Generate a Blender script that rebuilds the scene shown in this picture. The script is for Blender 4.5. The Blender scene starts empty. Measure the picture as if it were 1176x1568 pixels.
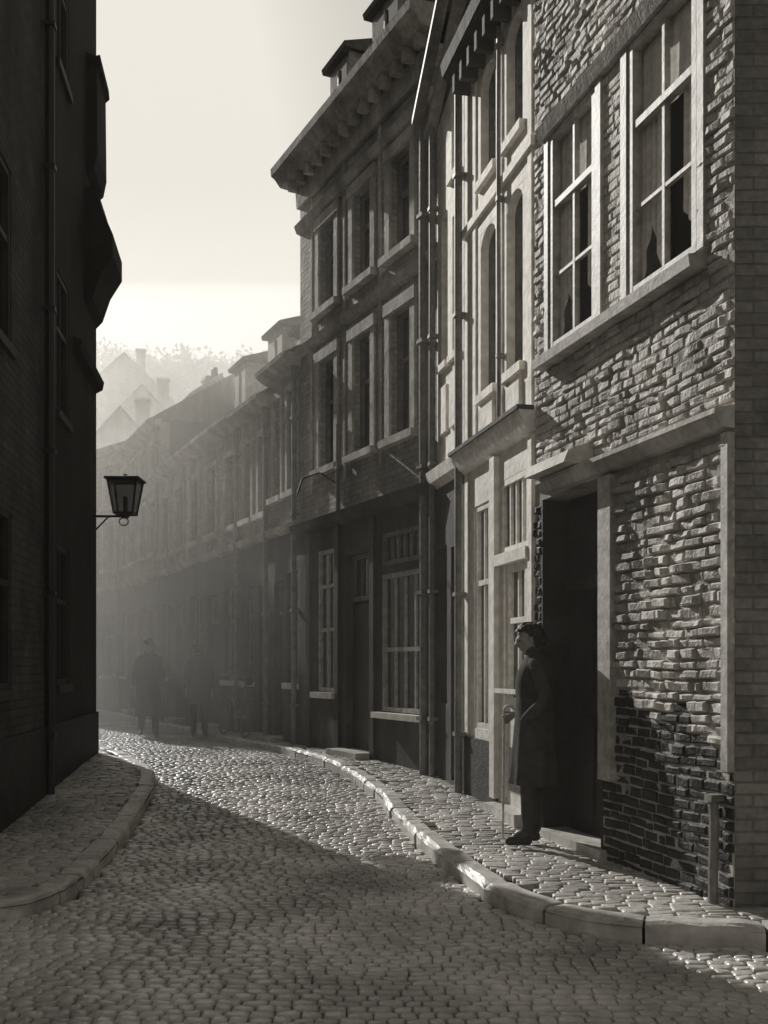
import bpy, math, random, bmesh
from mathutils import Vector, Matrix, noise
from mathutils.geometry import tessellate_polygon
random.seed(7)
R=random.uniform
scene=bpy.context.scene
TINT=(1.0,0.955,0.885)
# ------------------------------------------------------------ materials
def mat(name,v,rough=.85,var=.35,scale=2.5,bump=.25,bscale=35,spec=.3,brick=None,metal=0,streak=.25,tint=TINT,low=0):
    m=bpy.data.materials.new(name); m.use_nodes=True
    nt=m.node_tree; N=nt.nodes; L=nt.links; N.clear()
    out=N.new('ShaderNodeOutputMaterial'); b=N.new('ShaderNodeBsdfPrincipled')
    L.new(b.outputs[0],out.inputs[0])
    b.inputs['Roughness'].default_value=rough; b.inputs['Metallic'].default_value=metal
    b.inputs['Specular IOR Level'].default_value=spec
    tc=N.new('ShaderNodeTexCoord')
    def nz(s,det=5,vec=None):
        n=N.new('ShaderNodeTexNoise'); n.inputs['Scale'].default_value=s; n.inputs['Detail'].default_value=det
        L.new(vec or tc.outputs['Object'],n.inputs['Vector']); return n.outputs['Fac']
    def mr(x,a,b_,c=.3,d=.7):
        n=N.new('ShaderNodeMapRange'); L.new(x,n.inputs[0]); n.inputs[1].default_value=c; n.inputs[2].default_value=d
        n.inputs[3].default_value=a; n.inputs[4].default_value=b_; return n.outputs[0]
    def ma(op,a,b_):
        n=N.new('ShaderNodeMath'); n.operation=op
        for i,x in enumerate((a,b_)):
            if isinstance(x,(int,float)): n.inputs[i].default_value=x
            else: L.new(x,n.inputs[i])
        return n.outputs[0]
    val=mr(nz(scale),v*(1-var),v*(1+var))
    mp=N.new('ShaderNodeMapping'); L.new(tc.outputs['Object'],mp.inputs[0]); mp.inputs['Scale'].default_value=(2.6,2.6,.35)
    val=ma('MULTIPLY',val,mr(nz(1.0,7,mp.outputs[0]),1-streak,1+streak*.5))
    val=ma('MULTIPLY',val,mr(nz(bscale*.6),.8,1.15))
    h=ma('ADD',nz(bscale,6),ma('MULTIPLY',nz(bscale*.2,4),1.5))
    if low:   # rain-splash grime near the pavement
        sp=N.new('ShaderNodeSeparateXYZ'); L.new(tc.outputs['Object'],sp.inputs[0])
        zz=ma('ADD',sp.outputs['Z'],ma('MULTIPLY',nz(3.0),1.6))
        val=ma('MULTIPLY',val,mr(zz,1-low,1.0,.8,2.6))
    if brick:
        bt=N.new('ShaderNodeTexBrick'); L.new(tc.outputs['UV'],bt.inputs['Vector'])
        bt.inputs['Scale'].default_value=1; bt.inputs['Brick Width'].default_value=brick[0]; bt.inputs['Row Height'].default_value=brick[1]
        bt.inputs['Mortar Size'].default_value=.008; bt.inputs['Mortar Smooth'].default_value=.4
        bt.inputs['Color1'].default_value=(1.1,1.1,1.1,1); bt.inputs['Color2'].default_value=(.75,.75,.75,1); bt.inputs['Mortar'].default_value=(.7,.7,.7,1)
        val=ma('MULTIPLY',val,bt.outputs['Color'])
        h=ma('SUBTRACT',h,ma('MULTIPLY',bt.outputs['Fac'],2.0))
    vm=N.new('ShaderNodeVectorMath'); vm.operation='SCALE'; vm.inputs[0].default_value=tint
    L.new(val,vm.inputs['Scale']); L.new(vm.outputs[0],b.inputs['Base Color'])
    bp=N.new('ShaderNodeBump'); bp.inputs['Strength'].default_value=bump; bp.inputs['Distance'].default_value=.012
    L.new(h,bp.inputs['Height']); L.new(bp.outputs[0],b.inputs['Normal'])
    return m
def glassmat(name,t=.0,v=.02,rough=.08):
    m=bpy.data.materials.new(name); m.use_nodes=True
    nt=m.node_tree; N=nt.nodes; L=nt.links; b=N['Principled BSDF']; out=N['Material Output']
    b.inputs['Base Color'].default_value=(v,v*.95,v*.9,1); b.inputs['Roughness'].default_value=rough
    b.inputs['Specular IOR Level'].default_value=.9
    n=N.new('ShaderNodeTexNoise'); n.inputs['Scale'].default_value=3
    tc=N.new('ShaderNodeTexCoord'); L.new(tc.outputs['Object'],n.inputs['Vector'])
    bp=N.new('ShaderNodeBump'); bp.inputs['Strength'].default_value=.25; bp.inputs['Distance'].default_value=.02
    L.new(n.outputs['Fac'],bp.inputs['Height']); L.new(bp.outputs[0],b.inputs['Normal'])
    if t>0:
        tr=N.new('ShaderNodeBsdfTransparent'); mx=N.new('ShaderNodeMixShader'); mx.inputs[0].default_value=t
        L.new(b.outputs[0],mx.inputs[1]); L.new(tr.outputs[0],mx.inputs[2]); L.new(mx.outputs[0],out.inputs[0])
    return m
M_sett=mat('sett_stone',.50,.34,.45,1.2,.5,30,1.0,streak=0)
M_paver=mat('paver_brick',.46,.45,.4,1.5,.5,40,.6,streak=0)
M_kerb=mat('kerb_stone',.5,.5,.35,3,.6,22,.5,streak=0)
M_earth=mat('joint_sand',.05,.9,.3,2,.3,50)
M_brick=mat('rough_painted_brick',.50,.75,.35,2.5,.8,45,.4,streak=.3)
M_tar_shade=mat('tar_and_shade_brick',.035,.65,.3,4,.6,45,.25)
M_mortar=mat('mortar',.38,.95,.3,5,.5,60)
M_brickflat=mat('brick_masonry',.26,.85,.35,2,.7,40,brick=(.21,.07),streak=.4)
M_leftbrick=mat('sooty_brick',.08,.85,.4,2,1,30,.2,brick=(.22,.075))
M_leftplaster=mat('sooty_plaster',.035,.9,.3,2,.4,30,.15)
M_white=mat('white_limewash',.88,.8,.09,1.6,.5,18,streak=.16,low=.35)
M_whitepaint=mat('white_paint',.85,.45,.1,6,.2,30,.5,low=.2)
M_stone=mat('grey_stone',.46,.85,.35,1.6,.6,25,streak=.42)
M_trim=mat('pale_stone_trim',.55,.8,.3,3,.4,30,streak=.4)
M_render=mat('grey_brickwork',.47,.85,.33,1.3,.7,30,brick=(.22,.07),streak=.4)
M_dark=mat('dark_painted_wood',.04,.6,.35,3,.2,30,.3)
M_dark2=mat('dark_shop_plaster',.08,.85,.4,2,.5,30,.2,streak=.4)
M_roof=mat('slate_tile',.15,.8,.35,2,.8,20,.2,brick=(.25,.16))
M_body=mat('interior_dark',.015,.9,.1,1,0,10)
M_iron=mat('black_iron',.02,.5,.2,10,.1,40,.5)
M_lead=mat('zinc_pipe',.25,.55,.35,8,.2,30,.4)
M_frame=mat('window_frame_paint',.48,.6,.3,8,.2,40,.4)
M_framed=mat('grey_frame_paint',.2,.65,.3,8,.2,40,.4)
M_glass=glassmat('window_glass')
M_glasst=glassmat('clear_glass',.82,.02,.04)
M_curtain_glare=mat('white_curtain_and_glare',.9,.9,.06,10,.3,30,streak=.05)
M_lampglass=glassmat('lamp_glass',.3,.08,.2)
M_cloth=mat('dark_wool',.07,.95,.3,10,.4,80,.15)
M_cloth2=mat('dark_overcoat',.018,.95,.3,10,.4,80,.1)
M_skin=mat('skin',.36,.6,.1,20,.1,60,.3,tint=(1,.93,.85))
M_hair=mat('dark_hair',.025,.6,.3,60,.8,90,.4)
M_wood=mat('cane_wood',.6,.5,.2,20,.2,60,.4)
M_hill=mat('hill_grass',.05,.95,.4,.3,.3,5)
M_leaf=mat('foliage',.05,.95,.4,.8,.0,5,.0)

# ------------------------------------------------------------ accumulators
ACC={}
EMP={}
def empty(name):
    if name in EMP: return EMP[name]
    e=bpy.data.objects.new(name,None); scene.collection.objects.link(e); EMP[name]=e; return e
class Acc:
    def __init__(s): s.v=[];s.f=[];s.uv=[]
    def add(s,vs,fs,uvs=None):
        o=len(s.v); s.v+= [tuple(p) for p in vs]; s.f+=[tuple(i+o for i in f) for f in fs]
        s.uv+= uvs if uvs else [(p[0]+p[1]*.37,p[2]) for p in vs]
def A(par,part,m):
    k=(par,part)
    if k not in ACC: ACC[k]=(Acc(),m)
    return ACC[k][0]
def mkmesh(name,a,m,smooth=False):
    me=bpy.data.meshes.new(name); me.from_pydata(a.v,[],a.f); me.materials.append(m)
    uvl=me.uv_layers.new(name='UVMap')
    buf=[0.0]*(2*len(me.loops))
    for i,l in enumerate(me.loops):
        buf[2*i],buf[2*i+1]=a.uv[l.vertex_index]
    uvl.data.foreach_set('uv',buf)
    if smooth: me.polygons.foreach_set('use_smooth',[True]*len(me.polygons))
    me.update()
    ob=bpy.data.objects.new(name,me); scene.collection.objects.link(ob); return ob
BOXF=[(0,3,2,1),(4,5,6,7),(0,1,5,4),(1,2,6,5),(2,3,7,6),(3,0,4,7)]
def zg(y):
    t=min(1,max(0,(y-7)/7)); return .22*t*t*(3-2*t)

class Fac:
    def __init__(s,par,p0,p1,side=1):
        s.par=par; s.p=Vector(p0); d=Vector(p1)-s.p; s.len=d.length; s.d=d.normalized()
        s.n=Vector((-s.d.y,s.d.x))*side
    def P(s,u,w,z): q=s.p+s.d*u+s.n*w; return (q.x,q.y,z)
    def uY(s,y): return (y-s.p.y)/s.d.y
    def box(s,part,m,u0,u1,z0,z1,w0,w1):
        c=[(u0,w0,z0),(u1,w0,z0),(u1,w1,z0),(u0,w1,z0),(u0,w0,z1),(u1,w0,z1),(u1,w1,z1),(u0,w1,z1)]
        A(s.par,part,m).add([s.P(*q) for q in c],BOXF,[(q[0]+q[1],q[2]) for q in c])
    def quad(s,part,m,c):
        A(s.par,part,m).add([s.P(*q) for q in c],[tuple(range(len(c)))],[(q[0]+q[1],q[2]) for q in c])
    def prof(s,part,m,u0,u1,pts):
        n=len(pts); c=[(u0,w,z) for w,z in pts]+[(u1,w,z) for w,z in pts]
        f=[(i,(i+1)%n,(i+1)%n+n,i+n) for i in range(n)]+[tuple(range(n))[::-1],tuple(range(n,2*n))]
        acc=0; uvl=[]
        for i,(w,z) in enumerate(pts):
            if i: acc+=math.hypot(w-pts[i-1][0],z-pts[i-1][1])
            uvl.append(acc)
        A(s.par,part,m).add([s.P(*q) for q in c],f,[(u0,a) for a in uvl]+[(u1,a) for a in uvl])
    def wall(s,part,m,u0,u1,z0,z1,holes=(),th=.22,rev=None):
        us=sorted(set([u0,u1]+[h[i] for h in holes for i in (0,1) if u0<h[i]<u1]))
        zs=sorted(set([z0,z1]+[h[i] for h in holes for i in (2,3) if z0<h[i]<z1]))
        for a,b in zip(us,us[1:]):
            for c,d in zip(zs,zs[1:]):
                cu,cz=(a+b)/2,(c+d)/2
                if any(h[0]<cu<h[1] and h[2]<cz<h[3] for h in holes): continue
                s.quad(part,m,[(a,0,c),(b,0,c),(b,0,d),(a,0,d)])
        for h in holes:
            a,b,c,d=max(h[0],u0),min(h[1],u1),max(h[2],z0),min(h[3],z1)
            if a>=b or c>=d: continue
            mm=rev or m; pt='reveals' if rev else part
            for q in ([(a,0,c),(b,0,c),(b,-th,c),(a,-th,c)],[(a,0,d),(b,0,d),(b,-th,d),(a,-th,d)],
                      [(a,0,c),(a,-th,c),(a,-th,d),(a,0,d)],[(b,0,c),(b,-th,c),(b,-th,d),(b,0,d)]): s.quad(pt,mm,q)
        for u in (u0,u1): s.quad(part,m,[(u,0,z0),(u,-th,z0),(u,-th,z1),(u,0,z1)])
        s.quad(part,m,[(u0,0,z1),(u1,0,z1),(u1,-th,z1),(u0,-th,z1)])
    def body(s,u0,u1,z1,depth=6,w=-.222): s.box('core',M_body,u0,u1,-.3,z1,-depth,w)
    def window(s,u0,u1,z0,z1,nv=1,rails=(),fm=None,gm=None,fw=.055,w=-.13,bar=.025):
        fm=fm or M_frame; gm=gm or M_glass
        s.quad('window_glass_'+gm.name,gm,[(u0,w,z0),(u1,w,z0),(u1,w+R(-.006,.006),z1),(u0,w+R(-.006,.006),z1)])
        b='window_frame_'+fm.name
        s.box(b,fm,u0,u0+fw,z0,z1,w-.02,w+.05); s.box(b,fm,u1-fw,u1,z0,z1,w-.02,w+.05)
        s.box(b,fm,u0+fw,u1-fw,z0,z0+fw,w-.018,w+.048); s.box(b,fm,u0+fw,u1-fw,z1-fw,z1,w-.018,w+.048)
        for r in rails: s.box(b,fm,u0+fw,u1-fw,r-.025,r+.025,w-.016,w+.042)
        for i in range(nv):
            uc=u0+fw+(u1-u0-2*fw)*(i+1)/(nv+1)
            s.box(b,fm,uc-bar/2,uc+bar/2,z0+fw,z1-fw,w-.014,w+.03)
    def surround(s,part,m,u0,u1,z0,z1,t=.1,p=.035,sill=True):
        s.box(part,m,u0-t,u0,z0,z1,-.01,p); s.box(part,m,u1,u1+t,z0,z1,-.01,p)
        s.box(part,m,u0-t-.02,u1+t+.02,z1,z1+t*1.2,-.01,p+.015)
        if sill: s.box(part,m,u0-t-.04,u1+t+.04,z0-.09,z0,-.12,p+.07)
    def arch(s,part,m,u0,u1,zt,rise,n=10,th=.2):
        for i in range(n):
            a=i/n; b=(i+1)/n
            f=lambda t: zt-rise*(1-math.sqrt(max(0,1-(2*t-1)**2*.97)))
            ua,ub=u0+(u1-u0)*a,u0+(u1-u0)*b
            s.quad(part,m,[(ua,-.002,f(a)),(ub,-.002,f(b)),(ub,-.002,zt),(ua,-.002,zt)])
            s.quad(part,m,[(ua,-.002,f(a)),(ub,-.002,f(b)),(ub,-th,f(b)),(ua,-th,f(a))])
    def pipe(s,part,m,u,w,z0,z1,r=.045,n=10):
        vs=[]; zz=[z0+(z1-z0)*i/4 for i in range(5)]
        du=[0]+[R(-.012,.012) for _ in range(3)]+[0]
        for z,o in zip(zz,du):
            for k in range(n):
                a=2*math.pi*k/n; vs.append(s.P(u+o+r*math.cos(a),w+r*math.sin(a),z))
        fs=[(j*n+k,j*n+(k+1)%n,(j+1)*n+(k+1)%n,(j+1)*n+k) for j in range(4) for k in range(n)]
        A(s.par,part,m).add(vs,fs)
        z=z0+.6
        while z<z1:
            s.box(part,m,u-r*1.25,u+r*1.25,z,z+.04,w-r*1.2-.02,w+r*1.2); z+=1.4
    def bricks(s,u0,u1,z0,z1,holes,mfun,bl=.19,bh0=.064,j=.010):
        row=0; z=z0
        while z<z1-bh0*.6:
            bh=bh0*R(.85,1.2)
            u=u0-(row%2)*bl*.5+R(-.06,.06)
            while u<u1:
                l=bl*(R(.75,1.15) if R(0,1)>.2 else R(.4,.65)); a=max(u,u0); b=min(u+l-j,u1)
                if b-a>.03:
                    cz=z+bh/2
                    spans=[(a,b)]
                    for h in holes:
                        if h[2]-.01<cz<h[3]+.01:
                            ns=[]
                            for (p,q) in spans:
                                if q<=h[0] or p>=h[1]: ns.append((p,q))
                                else:
                                    if p<h[0]-.03: ns.append((p,h[0]-.004))
                                    if q>h[1]+.03: ns.append((h[1]+.004,q))
                            spans=ns
                    for (p,q) in spans:
                        res=mfun((p+q)/2,cz)
                        if res is None: continue
                        part,m,pr=res
                        e=R(.1,1)*pr; t=[R(-.4,.4)*pr for _ in range(4)]
                        wob=lambda uu: .016*noise.noise((uu*1.6,z*.5,3))
                        dz=R(-.004,.004); i=.011
                        dp,dq=wob(p)+R(-.004,.004),wob(q)+R(-.004,.004)
                        za,zb=z+dz,z+bh-j+dz+R(-.006,.004)
                        mid=(p+q)/2+R(-.03,.03); e2=e+R(-.3,.45)*pr
                        cols=[(p,0,dp,e+t[0]),(mid,1,(dp+dq)/2+R(-.004,.004),e2),(q,2,dq,e+t[1])]
                        vs=[]
                        for (uu,k,d_,ee) in cols:
                            ii=0 if k==1 else (i if k==0 else -i)
                            vs+=[(uu,-.005,za+d_),(uu+(0.002 if k==0 else (-.002 if k==2 else 0)),ee*.55,za+.002+d_),(uu+ii,ee,za+i+d_),
                                 (uu+ii,ee+t[2 if k<2 else 3]*.6,zb-i+d_),(uu+(0.002 if k==0 else (-.002 if k==2 else 0)),ee*.5,zb-.002+d_),(uu,-.005,zb+d_)]
                        fs=[]
                        for k in (0,1):
                            for r in range(5): fs.append((k*6+r,k*6+6+r,k*6+7+r,k*6+r+1))
                        fs+=[(0,1,2,3,4,5),(12,13,14,15,16,17)]
                        A(s.par,part,m).add([s.P(*x) for x in vs],fs,[(x[0],x[2]) for x in vs])
                u+=l
            z+=bh; row+=1

# ------------------------------------------------------------ plan of the street
RW=[(9,5.85),(1.99,5.93),(1.24,8.57),(.584,11.55),(-1.22,15.22),(-1.77,16.42),(-2.43,17.84),(-5.03,23.5),(-7.0,27.8),(-9.45,30.5),(-16.1,37.9),(-20,42)]
RK=[(9,5.3),(3,5.42),(2.02,5.47),(1.31,5.60),(.97,5.86),(.70,6.34),(.56,6.94),(.357,7.94),(.09,9.44),(-.09,10.64),(-.53,12.4),(-1.49,15.0),(-2.51,16.9),(-3.7,19.5),(-5.6,23.2),(-7.6,27.6),(-10,30.2),(-20.7,41.3)]
LK=[(-9,5.7),(-3.4,5.8),(-2.3,5.98),(-2.0,6.4),(-2.02,7.5),(-2.16,8.86),(-2.32,10.3),(-2.5,11.4),(-3.0,12.9),(-4.75,16.4),(-8.5,22.7),(-16,35.2)]
LW=[(-9,6.9),(-2.9,6.75),(-3.8,13.8),(-15.2,31.3)]
def smooth(pts,n=6):
    out=[]; P=[Vector(p) for p in pts]; P=[P[0]]+P+[P[-1]]
    for i in range(1,len(P)-2):
        for k in range(n):
            t=k/n; a,b,c,d=P[i-1],P[i],P[i+1],P[i+2]
            out.append(.5*((2*b)+(c-a)*t+(2*a-5*b+4*c-d)*t*t+(3*b-a-3*c+d)*t**3))
    out.append(P[-1]); return out
RKs=smooth(RK); LKs=smooth(LK)
def inpoly(x,y,poly):
    c=False; j=len(poly)-1
    for i in range(len(poly)):
        xi,yi=poly[i];xj,yj=poly[j]
        if (yi>y)!=(yj>y) and x<(xj-xi)*(y-yi)/(yj-yi)+xi: c=not c
        j=i
    return c
Rfull=[tuple(p) for p in RKs]+[(60,60),(60,5.3)]
Rbld=[tuple(p) for p in RW]+[(60,60),(60,5.85)]
Lfull=[tuple(p) for p in LKs]+[(-60,35),(-60,5.7)]
Lbld=LW+[(-60,31),(-60,6.9)]
a=Acc(); ys=[-300,-20,0,3,5,6,7]+[7+.5*i for i in range(1,15)]+[16,20,30,50,400]; xs=[-300,-30,-10,0,10,30,300]
for y in ys:
    for x in xs: a.v.append((x,y,zg(y)-.012)); a.uv.append((x,y))
nx=len(xs)
for i in range(len(ys)-1):
    for j in range(nx-1): a.f.append((i*nx+j,i*nx+j+1,(i+1)*nx+j+1,(i+1)*nx+j))
mkmesh('ground',a,M_earth)
def setts(name,m,test,y0,y1,rowh,wl,ztop,dome,gap,jit,hj,xr=lambda y:(-.38*y-1.2,.38*y+1.2)):
    a=Acc(); y=y0; row=0
    while y<y1:
        xa,xb=xr(y); x=xa-R(0,wl)
        while x<xb:
            w=wl*R(.72,1.22); cx=x+w/2
            wx=cx; wy=y+rowh/2+.05*math.sin(cx*.9+y*.35)+.02*math.sin(cx*2.3+y)
            if test(wx,wy):
                hz=zg(wy)+ztop+R(-hj,hj)+.02*noise.noise((wx*.8,wy*.8,0))
                hw=w/2-gap; hh=rowh/2*R(.88,1.0)-gap
                tx,ty=R(-hj,hj)*1.2,R(-hj,hj)*1.2
                vs=[]
                for (sc,dz) in ((1,-.05),(1,-dome),(.84,-dome*.25),(.5,0)):
                    for (p,q) in ((-1,-1),(1,-1),(1,1),(-1,1)):
                        k=R(1-jit,1+jit)
                        vs.append((wx+p*hw*sc*k,wy+q*hh*sc*k,hz+dz+tx*p*sc+ty*q*sc))
                fs=[]
                for r in range(1,3):
                    for k in range(4): fs.append((r*4+k,r*4+(k+1)%4,r*4+4+(k+1)%4,r*4+4+k))
                for k in range(4): fs.append((k,(k+1)%4,4+(k+1)%4,4+k))
                fs.append((12,13,14,15))
                a.add(vs,fs)
            x+=w
        y+=rowh; row+=1
    return mkmesh(name,a,m,True)
setts('cobbled_road',M_sett,lambda x,y:not inpoly(x,y,Rfull) and not inpoly(x,y,Lfull),3.6,26,.075,.1,.03,.011,.003,.06,.0042)
setts('pavement',M_paver,lambda x,y:inpoly(x,y,Rfull) and not inpoly(x-.17,y,Rbld) and inpoly(x-.16,y-.16,Rfull) and inpoly(x-.16,y+.05,Rfull) and inpoly(x-.02,y-.17,Rfull),5.2,20,.075,.15,.135,.006,.003,.02,.0035,xr=lambda y:(-.3*y,.4*y+1.2))
setts('pavement',M_paver,lambda x,y:inpoly(x,y,Lfull) and not inpoly(x+.1,y,Lbld) and inpoly(x+.17,y-.05,Lfull) and inpoly(x+.14,y+.12,Lfull) and inpoly(x,y-.17,Lfull),5.6,18,.075,.15,.135,.006,.003,.02,.0035,xr=lambda y:(-.38*y-1.2,-.1*y))
for full,nm in ((Rfull,'pavement_bed'),(Lfull,'pavement_bed')):
    a=Acc(); pts=[Vector((p[0],p[1],0)) for p in full]
    tri=tessellate_polygon([pts])
    a.add([(p.x,p.y,zg(p.y)+.105) for p in pts],[tuple(t) for t in tri]); ob=mkmesh(nm,a,M_earth)
def kerb(name,pts,inner):
    a=Acc(); P=[Vector(p) for p in pts]
    cum=[0]
    for p,q in zip(P,P[1:]): cum.append(cum[-1]+(q-p).length)
    def at(s):
        s=max(0,min(s,cum[-1]-1e-4))
        for i in range(len(cum)-1):
            if cum[i+1]>=s: return P[i].lerp(P[i+1],(s-cum[i])/(cum[i+1]-cum[i]+1e-9))
        return P[-1]
    s=0
    while s<cum[-1]-.1:
        l=R(.35,.8); n=6; dz=R(-.01,.008); off=R(-.012,.012)
        rings=[]
        for k in range(n+1):
            ss=s+.008+(l-.016)*k/n; c=at(ss); t=(at(ss+.03)-at(ss-.03)).normalized(); nn=Vector((-t.y,t.x))*inner
            z=zg(c.y)+.142+dz-(.01 if k in (0,n) else 0)
            ring=[]
            for (w,h) in ((0,-.17),(0,-.035),(.012,-.012),(.04,0),(.15,0),(.165,-.01),(.165,-.1)):
                q=c+nn*(w+off+R(-.006,.006)); ring.append((q.x,q.y,z+h+R(-.004,.004)))
            rings.append(ring)
        m=7; vs=[v for r in rings for v in r]; fs=[]
        for k in range(n):
            for i in range(m-1): fs.append((k*m+i,k*m+i+1,(k+1)*m+i+1,(k+1)*m+i))
        fs.append(tuple(range(m))); fs.append(tuple(range(n*m,n*m+m)))
        a.add(vs,fs); s+=l
    mkmesh(name,a,M_kerb)
kerb('kerb',RKs,-1)
kerb('kerb',LKs,1)

# ------------------------------------------------------------ brick corner house (right)
n='brick_house'
f=Fac(n,RW[1],RW[2],1)
W=f.len
wL=(1.66,2.42,3.99,5.68); wR=(.36,1.17,3.99,5.68); door=(1.57,2.62,.0,2.84)
f.wall('mortar_wall',M_mortar,0,W,-.2,10.5,[wL,wR,door],th=.24)
f.box('core',M_body,0.02,W,-.3,10.4,-6,-.9)
f.box('floor_slab',M_body,0.02,W,3.3,3.6,-.9,-.25); f.box('floor_slab',M_body,0.02,W,5.9,6.1,-.9,-.25)
f.box('partition',M_body,1.3,1.5,-.3,6,-.9,-.25)
def mf(u,z):
    if 2.84<z<3.0: return None
    if 3.86<z<3.99 and .25<u<2.55: return None
    if 5.68<z<5.82 and .25<u<2.6: return None
    if z<.98+.25*u+.25*noise.noise((u*3,z*3,1)) or u>2.62 and z<2.9: return ('tar_and_shade_plinth',M_tar_shade,.018)  # worn tar, with the slanting shadow edge painted into the brick colour too
    if z<2.84:
        if 1.35<u<1.57: return None
        return ('brick_infill',M_brick,.036)
    if 1.17<u<1.66 and 3.9<z<5.8: return ('brick_face',M_brick,.012)
    return ('brick_face',M_brick,.024)
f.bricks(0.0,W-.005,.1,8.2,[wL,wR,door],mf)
f.box('timber_post',M_frame,1.37,1.55,.7,2.83,-.01,.055)
f.box('timber_post',M_framed,.005,.07,.9,2.83,-.01,.045)
f.prof('shop_ledge',M_trim,.0,2.45,[(-.01,2.85),(.08,2.86),(.13,2.93),(.13,2.96),(-.01,2.99)])
f.prof('lintel_stone',M_trim,1.72,2.42,[(.03,2.97),(.24,2.97),(.2,3.06),(-.01,3.14),(-.01,2.97)])
f.prof('window_sill',M_frame,.27,2.53,[(-.12,3.86),(.12,3.86),(.13,3.93),(-.12,3.99)])
f.prof('window_head',M_frame,.25,2.56,[(-.01,5.69),(.05,5.69),(.09,5.78),(-.01,5.81)])
for (a_,b_) in ((.27,.34),(1.19,1.27),(1.56,1.64),(2.44,2.51)):
    f.box('window_casing',M_frame,a_,b_,3.985,5.685,-.02,.03)
for h in (wL,wR):
    f.window(h[0],h[1],3.99,5.68,1,(5.12,),M_frame,M_glasst,.05,-.03,.03)
    f.box('window_glazing_bar',M_frame,h[0]+.05,h[1]-.05,4.55,4.575,-.035,-.002)
    for k,(a_,b_,zb,zt) in enumerate(((h[0]+.02,h[1]-.02,5.1,5.66),(h[0]+.02,h[0]+.26,4.05,5.12),(h[1]-.3,h[1]-.02,4.0,5.12))):  # first sheet imitates sky reflected in the upper panes, the others are curtains
        acc=A(n,'curtains_and_sky_glare',M_curtain_glare); vs=[]; nn=36
        for i in range(nn+1):
            t=i/nn; u=a_+(b_-a_)*t; w=-.065+(.003 if k==0 else .01)*math.sin(t*26+k); cut=zb+(0 if k==0 else (.45*(1-abs(2*t-1)) if k==2 else .3*t))
            vs+= [f.P(u,w,cut),f.P(u,w*.98-.005,zt)]
        acc.add(vs,[(2*i,2*i+2,2*i+3,2*i+1) for i in range(nn)])
f.box('door',M_dark,door[0],door[1],.0,2.84,-.3,-.23)
for zz in ((.35,1.1),(1.25,2.0)):
    for uu in ((1.68,2.02),(2.14,2.5)): f.box('door_panel',M_dark,uu[0],uu[1],zz[0],zz[1],-.235,-.215)
f.box('door_transom',M_dark,door[0],door[1],2.1,2.2,-.235,-.17)
f.box('door_reveal_lining',M_dark,door[1]-.03,door[1]+.003,.1,2.835,-.235,.004)
f.box('door_reveal_lining',M_dark,door[0]-.002,door[0]+.03,.1,2.835,-.235,.004)
f.box('doorstep',M_kerb,1.5,2.66,.05,.2,-.2,.06)
f.pipe('drain_pipe',M_framed,.12,.06,.12,.75,.03)
c=Fac(n,RW[1],RW[0],-1)
c.wall('side_wall',M_brickflat,0.002,c.len,-.2,10.5,[],th=.2); c.box('core_side',M_body,.0,c.len,-.3,10.4,-5,-.25)
f.prof('roof',M_roof,-.1,W+.1,[(.3,10.5),(-3,13),(-6,10.5)])

# ------------------------------------------------------------ white houses
n='white_house'
f=Fac(n,RW[2],RW[3],1)
Um=f.uY(10.52)
wins=[]
for (ya,yb) in ((8.86,9.27),(9.56,10.0)):
    wins.append((f.uY(ya),f.uY(yb),4.08,5.62)); wins.append((f.uY(ya),f.uY(yb),6.12,7.14))
d1=(f.uY(8.72),f.uY(9.43),.1,3.16); d2=(f.uY(9.75),f.uY(10.2),.9,3.05)
f.wall('limewashed_wall',M_white,.0,Um,-.2,7.5,wins+[d1,d2])
f.body(0,Um,7.5)
for h in wins:
    f.arch('limewashed_wall',M_white,h[0],h[1],h[3],.16)
    f.window(*h,1,((h[2]+h[3])/2,),M_framed)
    f.box('sill',M_white,h[0]-.05,h[1]+.05,h[2]-.08,h[2],-.1,.05)
f.prof('shop_cornice',M_white,-.02,Um,[(-.01,3.42),(.08,3.45),(.14,3.56),(.15,3.6),(-.01,3.64)])
f.box('shop_cornice_lead',M_dark2,-.03,Um+.02,3.6,3.635,.02,.17)
f.box('shop_pilaster',M_white,f.uY(9.47),f.uY(9.6),.3,3.4,-.01,.05)
f.box('shop_pilaster',M_white,.01,.1,.3,3.4,-.01,.03)
f.box('plinth',M_tar_shade,0.1,d1[0]-.03,.1,.55,-.01,.02); f.box('plinth',M_tar_shade,d1[1]+.05,Um,.1,.8,-.01,.02)
f.window(d1[0],d1[1],2.5,3.16,3,(),M_whitepaint,w=-.05)
f.box('transom_ledge',M_whitepaint,d1[0]-.05,d1[1]+.05,2.4,2.5,-.1,.05)
f.box('door_jamb',M_whitepaint,d1[0],d1[0]+.09,.25,2.4,-.1,.0); f.box('door_jamb',M_whitepaint,d1[1]-.09,d1[1],.25,2.4,-.1,.0)
f.window(d1[0]+.09,d1[1]-.09,1.15,2.4,1,(1.9,),M_whitepaint,fw=.07,w=-.07)
f.box('door_leaf',M_whitepaint,d1[0]+.09,d1[1]-.09,.25,1.15,-.1,-.03)
f.box('door_panel',M_dark,d1[0]+.17,d1[1]-.17,.4,.78,-.05,-.02)
f.box('door_handrail',M_whitepaint,d1[0]-.04,d1[1]+.02,1.26,1.3,.02,.06)
f.box('doorstep',M_kerb,d1[0]-.06,d1[1]+.06,.1,.27,-.2,.15)
f.window(*d2,1,(2.3,),M_whitepaint,w=-.06)
for h in wins[::2]:
    f.box('apron_relief',M_white,h[0]+.02,h[1]-.02,h[2]-.36,h[2]-.14,-.01,.03)
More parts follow.
